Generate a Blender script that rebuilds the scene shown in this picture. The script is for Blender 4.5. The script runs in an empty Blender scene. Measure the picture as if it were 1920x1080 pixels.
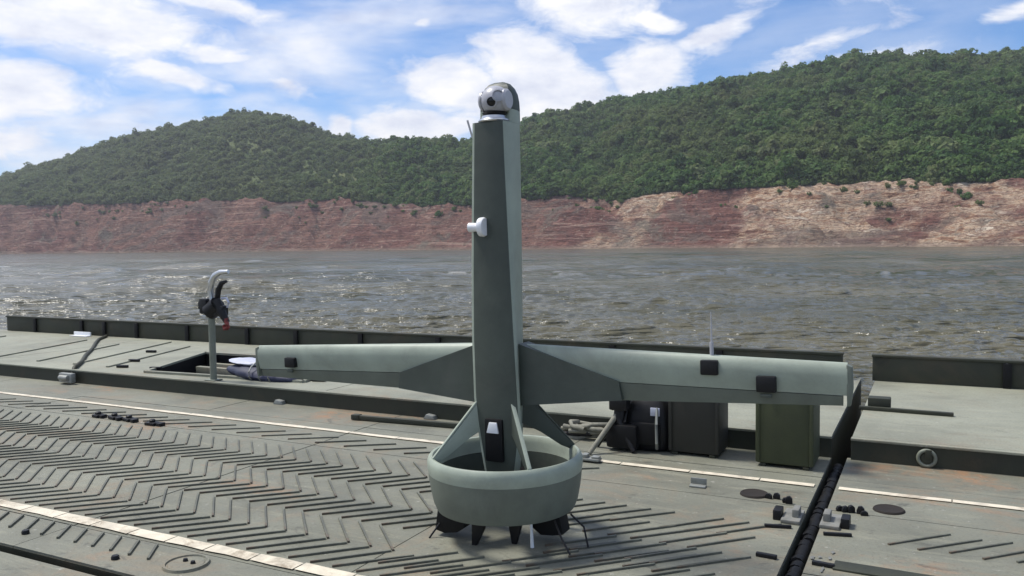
import bpy, bmesh, math, random
import numpy as np
from mathutils import Vector, Matrix, Euler
R = math.radians
random.seed(7)
rng = np.random.default_rng(11)
S = bpy.context.scene
COL = S.collection

# ------------------------------------------------------------------ camera, light, sky
# world axes: x runs along the pontoon ferry, y across it towards the lake, z = 0 on the roadway
YAW = R(27.0)
cam = bpy.data.cameras.new('camera')
cam.sensor_width = 36.0
cam.lens = 1550 / 1920 * 36.0
cam.clip_start = 0.05
cam.clip_end = 6000
camo = bpy.data.objects.new('camera', cam)
COL.objects.link(camo)
EYE = 1.55
camo.location = (0, 0, EYE)
PITCH = math.atan(85 / 1550)
M = Matrix.Rotation(YAW, 4, 'Z') @ Matrix.Rotation(math.pi / 2 - PITCH, 4, 'X') @ Matrix.Rotation(R(-0.8), 4, 'Z')
camo.rotation_euler = M.to_euler()
S.camera = camo
S.render.resolution_x, S.render.resolution_y = 1024, 576
S.render.engine = 'CYCLES'
S.cycles.use_denoising = True
S.cycles.max_bounces = 6
S.cycles.diffuse_bounces = 3
S.cycles.glossy_bounces = 3
S.cycles.volume_bounces = 0
S.view_settings.view_transform = 'Standard'
S.view_settings.look = 'None'
S.view_settings.gamma = 1.0
S.view_settings.use_curve_mapping = False
S.view_settings.exposure = 0.58

SUN = Vector((-0.47, -0.04, 0.87)).normalized()
sun = bpy.data.lights.new('sun', 'SUN')
sun.energy = 3.0
sun.angle = R(13)
sun.color = (1.0, 0.96, 0.9)
suno = bpy.data.objects.new('sun', sun)
suno.rotation_euler = SUN.to_track_quat('Z', 'Y').to_euler()
COL.objects.link(suno)


class NT:
    """small helper to write node trees"""
    def __init__(self, tree):
        self.t = tree
        self.n = tree.nodes
        self.l = tree.links

    def put(self, sock, v):
        if v is None:
            return
        if isinstance(v, bpy.types.NodeSocket):
            self.l.new(v, sock)
        else:
            if sock.type == 'RGBA' and len(v) == 3:
                v = (*v, 1)
            sock.default_value = v

    def node(self, typ, **kw):
        n = self.n.new(typ)
        for k, v in kw.items():
            setattr(n, k, v)
        return n

    def math(self, op, a, b=None, c=None, clamp=False):
        n = self.node('ShaderNodeMath', operation=op, use_clamp=clamp)
        for i, v in enumerate((a, b, c)):
            self.put(n.inputs[i], v)
        return n.outputs[0]

    def mix(self, f, a, b, blend='MIX'):
        n = self.node('ShaderNodeMix', data_type='RGBA', blend_type=blend)
        self.put(n.inputs[0], f)
        self.put(n.inputs[6], a)
        self.put(n.inputs[7], b)
        return n.outputs[2]

    def ramp(self, f, stops, interp='LINEAR'):
        n = self.node('ShaderNodeValToRGB')
        cr = n.color_ramp
        cr.interpolation = interp
        while len(cr.elements) < len(stops):
            cr.elements.new(0.5)
        for e, (p, c) in zip(cr.elements, stops):
            e.position = p
            e.color = (c, c, c, 1) if isinstance(c, (int, float)) else (*c, 1)
        self.put(n.inputs[0], f)
        return n.outputs[0]

    def noise(self, vec, scale, detail=4, rough=0.55, dist=0.0):
        n = self.node('ShaderNodeTexNoise')
        self.put(n.inputs['Vector'], vec)
        n.inputs['Scale'].default_value = scale
        n.inputs['Detail'].default_value = detail
        n.inputs['Roughness'].default_value = rough
        n.inputs['Distortion'].default_value = dist
        return n.outputs[0]

    def mapping(self, vec, loc=(0, 0, 0), rot=(0, 0, 0), scale=(1, 1, 1), typ='POINT'):
        n = self.node('ShaderNodeMapping', vector_type=typ)
        self.put(n.inputs[0], vec)
        if typ != 'VECTOR':
            n.inputs[1].default_value = loc
        n.inputs[2].default_value = rot
        n.inputs[3].default_value = scale
        return n.outputs[0]

    def smooth(self, v, lo, hi):
        n = self.node('ShaderNodeMapRange', interpolation_type='SMOOTHSTEP')
        self.put(n.inputs[0], v)
        n.inputs[1].default_value = lo
        n.inputs[2].default_value = hi
        return n.outputs[0]


W = bpy.data.worlds.new('World')
S.world = W
W.use_nodes = True
w = NT(W.node_tree)
w.n.clear()
SKY_STRENGTH = 0.1
sky = w.node('ShaderNodeTexSky', sky_type='NISHITA')
sky.sun_disc = False
sky.sun_elevation = math.asin(SUN.z)
sky.sun_rotation = math.atan2(SUN.x, SUN.y)
sky.altitude = 300
sky.air_density = 1.0
sky.dust_density = 0.35
sky.ozone_density = 3.0
tc = w.node('ShaderNodeTexCoord')
sep = w.node('ShaderNodeSeparateXYZ')
w.l.new(tc.outputs['Generated'], sep.inputs[0])
dx, dy, dz = sep.outputs
az = w.math('ADD', w.math('ARCTAN2', dx, dy), YAW)          # azimuth right of the lake view
el = w.math('ARCSINE', dz)
ae = w.node('ShaderNodeCombineXYZ')
w.put(ae.inputs[0], az)
w.put(ae.inputs[1], el)
ae = ae.outputs[0]
# cloud banks of this afternoon: azimuth, elevation, half width, half height, tilt, weight (radians)
BANKS = [(-.50, .245, .22, .055, -4, 1.0), (-.33, .262, .11, .022, -8, .8), (-.56, .165, .15, .05, 4, 1.0),
         (-.34, .215, .10, .018, 0, .7), (-.60, .105, .14, .040, 10, 1.0), (-.42, .305, .16, .030, 5, .7),
         (-.39, .190, .09, .022, -12, .8), (-.20, .300, .18, .030, -6, .55), (-.27, .185, .06, .018, -8, .6),
         (.02, .205, .085, .055, 0, 1.2), (-.06, .185, .10, .040, -8, 1.1), (.05, .160, .12, .060, 0, 1.2),
         (.165, .200, .062, .038, 0, 1.25), (-.11, .140, .11, .035, 0, 1.0), (.095, .280, .10, .050, -10, 1.25),
         (.17, .250, .045, .018, -14, .9), (-.20, .140, .035, .028, 0, .9), (-.10, .255, .035, .014, 5, .7),
         (.245, .235, .065, .018, 17, .95), (.335, .290, .07, .022, 18, 1.1), (.46, .286, .10, .030, 16, 1.1),
         (.36, .215, .16, .020, 12, .45), (.56, .225, .10, .016, 6, .5), (.40, .180, .22, .030, 12, .5),
         # the same broken cloud goes on all round and overhead
         (-.95, .20, .25, .08, 0, 1.0), (-1.3, .35, .30, .12, 8, .9), (.95, .18, .22, .07, 0, 1.0), (1.35, .30, .3, .1, -6, .9),
         (1.9, .2, .3, .08, 0, 1.), (-1.9, .25, .3, .1, 0, 1.), (2.5, .3, .3, .1, 0, 1.), (-2.5, .2, .3, .08, 0, 1.), (3.1, .3, .3, .1, 0, .9)]
tot = None
warp = w.node('ShaderNodeTexNoise')
w.put(warp.inputs['Vector'], w.mapping(ae, scale=(1.0, 2.2, 1)))
warp.inputs['Scale'].default_value = 9
warp.inputs['Detail'].default_value = 4
off = w.node('ShaderNodeVectorMath', operation='MULTIPLY_ADD')
w.put(off.inputs[0], warp.outputs[1])
off.inputs[1].default_value = (.09, .035, 0)
w.put(off.inputs[2], ae)
off2 = w.node('ShaderNodeVectorMath', operation='ADD')
w.put(off2.inputs[0], off.outputs[0])
off2.inputs[1].default_value = (-.045, -.0175, 0)
aw = off2.outputs[0]
for (a, e, sw, sh, rot, wt) in BANKS:
    m = w.mapping(aw, loc=(a, e, 0), rot=(0, 0, R(rot)), scale=(sw * 1.5, sh * 1.5, 1), typ='TEXTURE')
    g = w.node('ShaderNodeTexGradient', gradient_type='QUADRATIC_SPHERE')
    w.put(g.inputs[0], m)
    v = w.math('MULTIPLY', g.outputs[1], wt * 1.5)
    tot = v if tot is None else w.math('MAXIMUM', tot, v)
n1 = w.noise(w.mapping(ae, scale=(1, 2.2, 1)), 13, 9, .66, .5)
n2 = w.noise(w.mapping(ae, loc=(3, 1, 0), rot=(0, 0, R(-10)), scale=(1, 3.5, 1)), 5, 5, .55, .3)
hi = w.smooth(el, .32, .7)                                       # broken cover overhead
over = w.noise(tc.outputs['Generated'], 3.0, 5, .6, .3)
dens = w.math('ADD', tot, w.math('MULTIPLY', w.math('SUBTRACT', n1, .5), 1.3))
dens = w.math('MULTIPLY', dens, w.math('SUBTRACT', 1.0, hi))
dens = w.math('ADD', dens, w.math('MULTIPLY', hi, w.math('MULTIPLY', w.math('SUBTRACT', over, .37), 3.0)))
thick = w.smooth(dens, .10, .76)
veil = w.math('MULTIPLY', w.smooth(n2, .30, .70), .60)
veil = w.math('MULTIPLY', veil, w.math('ADD', .45, w.math('MULTIPLY', w.smooth(az, .25, -.35), 1.05)))
cover = w.math('MAXIMUM', thick, veil, clamp=True)
shade = w.noise(w.mapping(ae, loc=(0, .02, 3), scale=(1, 2.2, 1)), 11, 6, .6)
ccol = w.ramp(shade, [(.28, (4.6, 4.9, 6.0)), (.46, (6.2, 6.4, 7.0)), (.62, (7.6, 7.5, 7.5))])
blue = w.mix(1.0, sky.outputs[0], (.50, .74, 1.0), 'MULTIPLY')
skycol = w.mix(cover, blue, ccol)
bg = w.node('ShaderNodeBackground')
w.put(bg.inputs[0], skycol)
bg.inputs[1].default_value = SKY_STRENGTH
wo = w.node('ShaderNodeOutputWorld')
w.l.new(bg.outputs[0], wo.inputs[0])


# ------------------------------------------------------------------ mesh helpers
class MB:
    def __init__(self):
        self.v, self.f, self.m = [], [], []

    def add(self, vs, fs, mi=0):
        b = len(self.v)
        self.v += [tuple(map(float, p)) for p in vs]
        for i, f in enumerate(fs):
            self.f.append([b + k for k in f])
            self.m.append(mi if isinstance(mi, int) else mi[i])
        return self

    def box(self, lo, hi, mi=0, bev=0.0, mat=None):
        bm = bmesh.new()
        bmesh.ops.create_cube(bm, size=1)
        for v in bm.verts:
            v.co = Vector([(lo[k] + hi[k]) / 2 + v.co[k] * (hi[k] - lo[k]) for k in range(3)])
        if bev:
            bmesh.ops.bevel(bm, geom=list(bm.edges), offset=bev, segments=2, profile=.6, affect='EDGES')
        self.bm(bm, mi, mat)
        return self

    def bm(self, bm, mi=0, mat=None):
        if mat is not None:
            bm.transform(mat)
        bm.verts.index_update()
        self.add([v.co[:] for v in bm.verts], [[v.index for v in f.verts] for f in bm.faces], mi)
        bm.free()

    def ring_loft(self, rings, cap=True, mi=0):
        """rings: list of equally long closed point lists"""
        n = len(rings[0])
        vs = [p for r in rings for p in r]
        fs, ms = [], []
        for j in range(len(rings) - 1):
            for i in range(n):
                k = (i + 1) % n
                fs.append([j * n + i, j * n + k, (j + 1) * n + k, (j + 1) * n + i])
                ms.append(mi if isinstance(mi, int) else mi[i])
        if cap:
            fs += [list(range(n))[::-1], [(len(rings) - 1) * n + i for i in range(n)]]
            ms += [mi if isinstance(mi, int) else mi[0]] * 2
        self.add(vs, fs, ms)
        return self

    def tube(self, pts, r, n=10, cap=True, mi=0):
        pts = [Vector(p) for p in pts]
        rings = []
        up = Vector((0.13, 0.21, 1)).normalized()
        for i, p in enumerate(pts):
            d = (pts[min(i + 1, len(pts) - 1)] - pts[max(i - 1, 0)]).normalized()
            a = d.cross(up)
            if a.length < .05:
                a = d.cross(Vector((1, 0, 0)))
            a.normalize()
            b = d.cross(a)
            rr = r[i] if isinstance(r, (list, tuple)) else r
            rings.append([p + (a * math.cos(t) + b * math.sin(t)) * rr for t in [2 * math.pi * k / n for k in range(n)]])
        return self.ring_loft(rings, cap, mi)

    def lathe(self, prof, c=(0, 0, 0), n=48, closed=False, mi=0, mat=None, cap=False):
        m = len(prof)
        vs = []
        for r, z in prof:
            for k in range(n):
                t = 2 * math.pi * k / n
                p = Vector((c[0] + r * math.cos(t), c[1] + r * math.sin(t), c[2] + z))
                vs.append(mat @ p if mat is not None else p)
        fs = []
        for j in range(m if closed else m - 1):
            for k in range(n):
                q = (k + 1) % n
                j2 = (j + 1) % m
                fs.append([j * n + k, j * n + q, j2 * n + q, j2 * n + k])
        if cap:
            fs += [list(range(n))[::-1], [(m - 1) * n + i for i in range(n)]]
        self.add(vs, fs, mi)
        return self

    def prism(self, poly, axis, lo, hi, mi=0, bev=0.0):
        """2D polygon pushed along axis (0,1,2) between lo and hi"""
        def mk(p, h):
            q = [0, 0, 0]
            o = [k for k in range(3) if k != axis]
            q[o[0]], q[o[1]], q[axis] = p[0], p[1], h
            return q
        bm = bmesh.new()
        a = [bm.verts.new(mk(p, lo)) for p in poly]
        b = [bm.verts.new(mk(p, hi)) for p in poly]
        n = len(poly)
        bm.faces.new(a)
        bm.faces.new(b)
        for i in range(n):
            bm.faces.new([a[i], a[(i + 1) % n], b[(i + 1) % n], b[i]])
        bmesh.ops.recalc_face_normals(bm, faces=bm.faces)
        if bev:
            bmesh.ops.bevel(bm, geom=list(bm.edges), offset=bev, segments=2, profile=.6, affect='EDGES')
        self.bm(bm, mi)
        return self

    def mesh(self, name, mats, smooth=0):
        me = bpy.data.meshes.new(name)
        me.from_pydata(self.v, [], self.f)
        for m in (mats if isinstance(mats, (list, tuple)) else [mats]):
            me.materials.append(m)
        me.polygons.foreach_set('material_index', self.m)
        bm = bmesh.new()
        bm.from_mesh(me)
        bmesh.ops.recalc_face_normals(bm, faces=bm.faces)
        bm.to_mesh(me)
        bm.free()
        if smooth:
            me.polygons.foreach_set('use_smooth', [True] * len(me.polygons))
            me.set_sharp_from_angle(angle=R(smooth))
        me.update()
        return me


def link(name, me, parent=None, loc=(0, 0, 0), rot=(0, 0, 0)):
    o = bpy.data.objects.new(name, me)
    COL.objects.link(o)
    o.parent = parent
    o.location = loc
    o.rotation_euler = rot
    return o


def obj(name, mb, mats, parent=None, smooth=0, loc=(0, 0, 0), rot=(0, 0, 0)):
    return link(name, mb.mesh(name, mats, smooth), parent, loc, rot)


def tag(o, label, cat, group=None):
    o['label'] = label
    o['category'] = cat
    if group:
        o['group'] = group
    return o


def thing(name, label, cat, loc=(0, 0, 0), rot=(0, 0, 0), group=None):
    return tag(link(name, None, None, loc, rot), label, cat, group)


def struct(o):
    o['kind'] = 'structure'
    return o


def stuff(o):
    o['kind'] = 'stuff'
    return o


# ------------------------------------------------------------------ materials
def new_mat(name):
    m = bpy.data.materials.new(name)
    m.use_nodes = True
    t = NT(m.node_tree)
    b = t.n['Principled BSDF']
    return m, t, b


def paint(name, col, rough=.5, var=.18, scale=6., dirt=None, dirt_amt=.35, metal=0., bump=.12, spec=.5, fine=90):
    m, t, b = new_mat(name)
    tcn = t.node('ShaderNodeTexCoord')
    p = tcn.outputs['Object']
    n = t.noise(p, scale, 6, .6, .2)
    f = t.noise(p, fine, 3, .6)
    lo = tuple(c * (1 - var) for c in col)
    hi_ = tuple(min(1, c * (1 + var)) for c in col)
    c = t.ramp(n, [(.3, lo), (.7, hi_)])
    if dirt:
        d = t.math('MULTIPLY', t.smooth(t.noise(p, scale * .55, 7, .7, .6), .5, .72), dirt_amt)
        c = t.mix(d, c, dirt)
    c = t.mix(t.math('MULTIPLY', t.math('SUBTRACT', f, .5), .35, clamp=True), c, tuple(x * .45 for x in col))
    t.put(b.inputs['Base Color'], c)
    t.put(b.inputs['Roughness'], t.math('ADD', rough - .1, t.math('MULTIPLY', n, .2)))
    b.inputs['Metallic'].default_value = metal
    b.inputs['Specular IOR Level'].default_value = spec
    if bump:
        bn = t.node('ShaderNodeBump')
        bn.inputs['Strength'].default_value = bump
        bn.inputs['Distance'].default_value = .004
        t.put(bn.inputs['Height'], f)
        t.l.new(bn.outputs[0], b.inputs['Normal'])
    return m


def deck_mat(name, base, rust=.5, wear=1.0):
    m, t, b = new_mat(name)
    g = t.node('ShaderNodeNewGeometry')
    p = g.outputs['Position']
    n = t.noise(p, .9, 8, .66, .4)
    c = t.ramp(n, [(.26, tuple(x * .62 for x in base)), (.5, base), (.74, tuple(x * 1.3 for x in base))])
    # paint worn along the roadway
    st = t.noise(t.mapping(p, scale=(1.0, 7, 7)), 1.7, 7, .68, .5)
    c = t.mix(t.math('MULTIPLY', t.smooth(st, .50, .72), .55 * wear), c, (base[0] * 1.55, base[1] * 1.5, base[2] * 1.45))
    # dry mud
    md_ = t.smooth(t.noise(p, 1.3, 7, .72, 1.0), .50, .70)
    c = t.mix(t.math('MULTIPLY', md_, .6 * wear), c, (.21, .165, .11))
    # rust and red mud blotches
    r = t.smooth(t.noise(t.mapping(p, loc=(4.2, 1.7, 0), scale=(.8, 1.5, 1)), .75, 6, .68, .5), .55, .68)
    r = t.math('MULTIPLY', r, t.smooth(t.noise(p, 9, 5, .7), .35, .62))
    c = t.mix(t.math('MULTIPLY', r, rust), c, (.32, .16, .075))
    # dark scuffs and oil
    s_ = t.smooth(t.noise(t.mapping(p, loc=(9, 2, 0), scale=(1, 2.2, 1)), 2.6, 8, .74, 1.4), .57, .70)
    c = t.mix(t.math('MULTIPLY', s_, .6 * wear), c, (.055, .055, .045))
    # chipped pale specks and grit
    f = t.noise(p, 60, 4, .65)
    c = t.mix(t.math('MULTIPLY', t.smooth(f, .5, .72), .4), c, (.07, .066, .052))
    ch = t.smooth(t.noise(p, 23, 5, .7, .5), .62, .70)
    c = t.mix(t.math('MULTIPLY', ch, .5), c, (.42, .41, .36))
    t.put(b.inputs['Base Color'], c)
    t.put(b.inputs['Roughness'], t.math('ADD', .48, t.math('MULTIPLY', st, .35)))
    b.inputs['Specular IOR Level'].default_value = .4
    bn = t.node('ShaderNodeBump')
    bn.inputs['Strength'].default_value = .4
    bn.inputs['Distance'].default_value = .012
    t.put(bn.inputs['Height'], t.math('ADD', t.math('MULTIPLY', f, .5), t.math('ADD', n, t.math('MULTIPLY', ch, .2))))
    t.l.new(bn.outputs[0], b.inputs['Normal'])
    return m


M_deck = deck_mat('deck_paint', (.166, .168, .130), .65, 1.15)
M_walk = deck_mat('walkway_paint', (.235, .24, .185), .25, .6)
M_hull = paint('olive_hull_paint', (.034, .038, .024), .6, .25, 3, (.09, .06, .035), .5, bump=.3)
M_bulw = paint('dark_olive_paint', (.026, .029, .0165), .65, .3, 4, (.06, .045, .025), .5, bump=.3)
M_tread = paint('tread_steel', (.095, .098, .075), .6, .5, 9, (.15, .085, .045), .8)
M_line = paint('white_line_paint', (.60, .54, .42), .65, .25, 7, (.22, .17, .11), 1.0, bump=.3)
M_green_light = paint('pale_grey_green', (.295, .335, .272), .5, .14, 5, (.19, .21, .17), .5, bump=.08)  # paler tone: fuselage sides, wing panels, duct lip, left fin
M_green_dark = paint('dark_grey_green', (.054, .066, .053), .55, .22, 5, (.085, .09, .075), .5, bump=.05)  # darker tone: fuselage front, nose cap, root gloves, other fins
M_green_mid = paint('mid_grey_green', (.125, .143, .115), .55, .18, 5, (.085, .095, .08), .5, bump=.05)  # middle tone: elevons, wing tips, outer duct
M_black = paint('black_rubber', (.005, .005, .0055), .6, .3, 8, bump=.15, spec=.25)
M_blackm = paint('black_plastic', (.008, .008, .009), .5, .3, 8, bump=.1, spec=.3)
M_white = paint('white_plastic', (.78, .79, .80), .4, .06, 8, bump=.04)
M_grey = paint('light_grey_plastic', (.40, .40, .43), .35, .08, 10, bump=.04)
M_silver = paint('bare_metal', (.62, .63, .64), .32, .12, 9, (.3, .3, .3), .3, metal=.85, bump=.1)
M_steel = paint('weathered_steel', (.26, .27, .25), .5, .25, 7, (.2, .12, .06), .5, metal=.3)
M_steel2 = paint('galvanised_steel', (.20, .20, .18), .6, .35, 12, (.22, .17, .12), .6, metal=.2)
M_lens = paint('lens_glass', (.004, .004, .006), .12, .1, 3, bump=0)
M_teal = paint('teal_glass', (.03, .09, .10), .15, .1, 3, bump=0)
M_red = paint('faded_red_paint', (.20, .035, .03), .6, .3, 12, (.05, .03, .03), .6)
M_olive = paint('olive_box_paint', (.040, .048, .019), .65, .2, 5, (.05, .045, .03), .5, bump=.2)
M_olive2 = paint('brown_olive_box_paint', (.017, .017, .012), .6, .25, 5, (.05, .04, .03), .5, bump=.2)
M_blue = paint('navy_tarpaulin', (.016, .020, .050), .6, .25, 6, bump=.3)
M_tarp = paint('pale_tarpaulin', (.44, .46, .55), .55, .12, 6, (.35, .36, .4), .4, bump=.2)
M_rope = paint('pale_rope', (.20, .195, .155), .85, .25, 20, (.15, .13, .1), .5, bump=.6)
M_pole = paint('grey_green_post_paint', (.17, .185, .145), .55, .2, 6, (.16, .1, .06), .4)
M_hole = paint('rusty_socket', (.012, .008, .005), .85, .3, 20, bump=.3)

# ------------------------------------------------------------------ noise for terrain
def vnoise(x, y, seed=0):
    xi = np.floor(x).astype(np.int64)
    yi = np.floor(y).astype(np.int64)
    xf, yf = x - xi, y - yi
    xf = xf * xf * (3 - 2 * xf)
    yf = yf * yf * (3 - 2 * yf)

    def h(a, b):
        n = (a * 374761393 + b * 668265263 + seed * 1442695041) & 0x7fffffff
        n = ((n ^ (n >> 13)) * 1274126177) & 0x7fffffff
        n = n ^ (n >> 16)
        return (n & 0xffff) / 65535.0
    return (h(xi, yi) * (1 - xf) + h(xi + 1, yi) * xf) * (1 - yf) + (h(xi, yi + 1) * (1 - xf) + h(xi + 1, yi + 1) * xf) * yf


def fbm(x, y, o=4, seed=0):
    s, a = 0, .5
    for i in range(o):
        s = s + a * (vnoise(x, y, seed + i * 17) - .5)
        x, y, a = x * 2.03 + 5.1, y * 2.03 + 1.7, a * .5
    return s


CY, SY = math.cos(YAW), math.sin(YAW)


def lake(X, Y):
    """right / ahead of the viewer's line over the lake -> world x, y"""
    return X * CY - Y * SY, X * SY + Y * CY


def mesh_np(name, verts, faces, mats, smooth=True):
    me = bpy.data.meshes.new(name)
    nv, nf = len(verts), len(faces)
    k = faces.shape[1]
    me.vertices.add(nv)
    me.vertices.foreach_set('co', np.ascontiguousarray(verts, np.float32).ravel())
    me.loops.add(nf * k)
    me.loops.foreach_set('vertex_index', np.ascontiguousarray(faces, np.int32).ravel())
    me.polygons.add(nf)
    me.polygons.foreach_set('loop_start', np.arange(0, nf * k, k, dtype=np.int32))
    me.update(calc_edges=True)
    me.validate()
    if smooth:
        me.polygons.foreach_set('use_smooth', [True] * nf)
    for m in (mats if isinstance(mats, (list, tuple)) else [mats]):
        me.materials.append(m)
    return me


def grid_faces(nr, nc, wrap=False):
    i = np.arange(nr - 1)[:, None]
    j = np.arange(nc if wrap else nc - 1)[None, :]
    a = i * nc + j
    b = i * nc + (j + 1) % nc
    return np.stack([a, b, b + nc, a + nc], -1).reshape(-1, 4)


# ------------------------------------------------------------------ far shore: bank and hills
WATER = -0.85
PX = np.array([-900, -400, 0, 100, 200, 300, 400, 460, 530, 600, 650, 700, 760, 860, 900, 960, 1000, 1060, 1100, 1160, 1260, 1350, 1450, 1500, 1600, 1700, 1800, 1920, 2300, 2900], float)
RIDGE = np.array([395, 368, 322, 291, 261, 233, 213, 204, 206, 236, 256, 262, 262, 263, 258, 241, 216, 205, 196, 178, 170, 150, 138, 126, 110, 107, 106, 103, 92, 118], float)
BANKT = np.array([398, 392, 386, 385, 383, 380, 377, 376, 379, 377, 375, 378, 390, 387, 385, 380, 376, 366, 372, 378, 360, 356, 352, 349, 347, 345, 343, 340, 335, 330], float)
SHT = np.array([-1.3, -.62, -.3, 0, .3, .62, 1.3])
SHD = np.array([640, 480, 385, 305, 236, 186, 120.])
NC = 620
tt = np.linspace(-1.2, 1.2, NC)
pxs = 960 + tt * 1550
hor = 455 + (960 - pxs) * .01396


def sm(a, k=9):
    q = np.pad(a, k, mode='edge')
    return np.convolve(q, np.hanning(2 * k + 1) / np.hanning(2 * k + 1).sum(), 'valid')


Dsh = sm(np.interp(tt, SHT, SHD), 30)
Dsh = Dsh + 10 * fbm(tt * 9, tt * 0 + 3, 4, 5)
bank_run = 34 + 18 * fbm(tt * 6, tt * 0, 3, 2)
hill_run = sm(np.interp(tt, [-1.2, -.6, -.3, -.16, -.03, .1, .3, .62, 1.2], [150, 170, 190, 210, 200, 170, 200, 210, 200]), 20)
zb = EYE + (Dsh + bank_run) * (hor - sm(np.interp(pxs, PX, BANKT), 4)) / 1550
zr = EYE + (Dsh + bank_run + hill_run) * (hor - sm(np.interp(pxs, PX, RIDGE), 5) - 20) / 1550
NB, NH, NK = 46, 90, 22
qb = np.linspace(-.18, 1, NB)
qh = np.linspace(0, 1, NH + 1)[1:]
qk = np.linspace(0, 1, NK + 1)[1:]
rowsD, rowsZ, rowK = [], [], []
for q in qb:                                   # eroded bank with ledges left by falling water
    D = Dsh + bank_run * q
    X = tt * D
    if q <= 0:
        z = np.full(NC, WATER + q * 12)
    else:
        gul = fbm(X / 9, D * 0 + q * 2.2, 4, 31)
        ph = q * 7 + 1.1 * fbm(X / 35, q * 3 + X * 0, 3, 8)
        led = (np.floor(ph) + np.clip((ph - np.floor(ph)) * 2.6, 0, 1)) / 7
        prof = np.clip(.35 * q + .65 * led, 0, 1.05)
        z = WATER + (zb - WATER) * np.clip(prof + gul * .85 * np.sin(np.pi * min(q, 1)) ** .7, 0, 1.1)
        z = z + (zb - WATER) * (.16 * fbm(X / 3.2, D / 1.4 + q * 30, 4, 91) + .10 * fbm(X / 14, q * 40 + X * 0, 3, 55)) * min(1, q * 8)
        if q > .93:
            k = (q - .93) / .07
            z = z * (1 - k) + zb * k
    rowsD.append(D); rowsZ.append(z); rowK.append(q)
for q in qh:
    D = Dsh + bank_run + hill_run * q
    X = tt * D
    base = zb + (zr - zb) * (1 - (1 - q) ** 1.25) if True else 0
    amp = np.sin(np.pi * min(1, q)) ** .8
    amp = np.sin(np.pi * min(1, q)) * (1 - .7 * q)
    gul = np.abs(fbm(X / 70, D / 160 + 9, 4, 77)) * -34 + 6 + 18 * fbm(X / 42, D / 42, 4, 3)
    z = base + gul * amp * np.clip((zr - zb) / 60, .3, 1.3)
    # spur that runs down in front of the saddle
    z = z + 16 * amp * np.exp(-((X + 95 - 60 * (1 - q)) / 38) ** 2)
    # deep gully on the big right-hand hill
    z = z - 13 * amp * np.exp(-((X - 40 - 25 * (q - .5)) / 13) ** 2)
    rowsD.append(D); rowsZ.append(z); rowK.append(1 + q)
for q in qk:
    D = Dsh + bank_run + hill_run + 260 * q
    rowsD.append(D); rowsZ.append(zr * (1 - q) ** 1.4 + (-4) * q + 0 * D); rowK.append(2 + q)
TD, TZ = np.array(rowsD), np.array(rowsZ)
TX = tt[None, :] * TD
wx, wy = lake(TX, TD)
hv = np.stack([wx, wy, TZ], -1).reshape(-1, 3)
nr = len(rowsD)

M_bank, t, b = new_mat('red_earth')
g = t.node('ShaderNodeNewGeometry')
p = g.outputs['Position']
pc = t.mapping(p, rot=(0, 0, -YAW))
lay = t.noise(t.mapping(pc, scale=(.022, .03, .55)), 1.0, 8, .74, .5)
c = t.ramp(lay, [(.30, (.060, .032, .030)), (.40, (.165, .080, .064)), (.47, (.235, .118, .092)), (.50, (.085, .044, .040)), (.57, (.22, .105, .085)), (.63, (.34, .245, .195)), (.70, (.15, .075, .062))])
big = t.noise(pc, .03, 5, .6, .5)
ochre = t.smooth(big, .42, .56)
sx = t.node('ShaderNodeSeparateXYZ')
t.put(sx.inputs[0], pc)
right = t.smooth(sx.outputs[0], 5, 40)
ochre = t.math('MULTIPLY', ochre, t.math('ADD', .15, t.math('MULTIPLY', right, .85)))
oc = t.ramp(t.noise(t.mapping(pc, scale=(.09, .09, .5)), 1.2, 6, .75), [(.34, (.11, .058, .045)), (.44, (.34, .20, .125)), (.50, (.60, .47, .34)), (.55, (.20, .11, .075)), (.64, (.70, .60, .47))])
c = t.mix(ochre, c, oc)
gr = t.smooth(t.noise(t.mapping(pc, loc=(30, 8, 0)), .045, 6, .7, .6), .56, .66)
c = t.mix(t.math('MULTIPLY', gr, .8), c, (.17, .15, .12))
bg2 = t.smooth(t.noise(t.mapping(pc, loc=(80, 2, 0), rot=(0, R(35), 0), scale=(1, 1, 2.4)), .022, 5, .66, .9), .52, .60)
c = t.mix(t.math('MULTIPLY', bg2, .6), c, (.15, .125, .105))
gz = t.smooth(t.noise(t.mapping(pc, loc=(-12, 3, 0), rot=(0, R(25), 0), scale=(1, 1, 1.6)), .10, 6, .72, .8), .57, .66)
c = t.mix(t.math('MULTIPLY', gz, .6), c, (.075, .055, .045))
wl_ = t.smooth(sx.outputs[2], WATER + 1.6, WATER + .2)
c = t.mix(t.math('MULTIPLY', wl_, .6), c, (.26, .20, .16))
sp = t.smooth(t.noise(pc, .45, 7, .78), .57, .64)
c = t.mix(t.math('MULTIPLY', sp, .55), c, (.46, .37, .29))
sd = t.smooth(t.noise(t.mapping(pc, loc=(7, 7, 7)), .38, 7, .78), .56, .64)
c = t.mix(t.math('MULTIPLY', sd, .65), c, (.055, .030, .027))
t.put(b.inputs['Base Color'], c)
b.inputs['Roughness'].default_value = .95
b.inputs['Specular IOR Level'].default_value = .1
bn = t.node('ShaderNodeBump')
bn.inputs['Strength'].default_value = .9
bn.inputs['Distance'].default_value = 2.2
t.put(bn.inputs['Height'], t.math('ADD', t.noise(t.mapping(pc, scale=(.25, .25, 1.2)), 1, 6, .7), t.noise(pc, .35, 6, .7)))
t.l.new(bn.outputs[0], b.inputs['Normal'])

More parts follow.
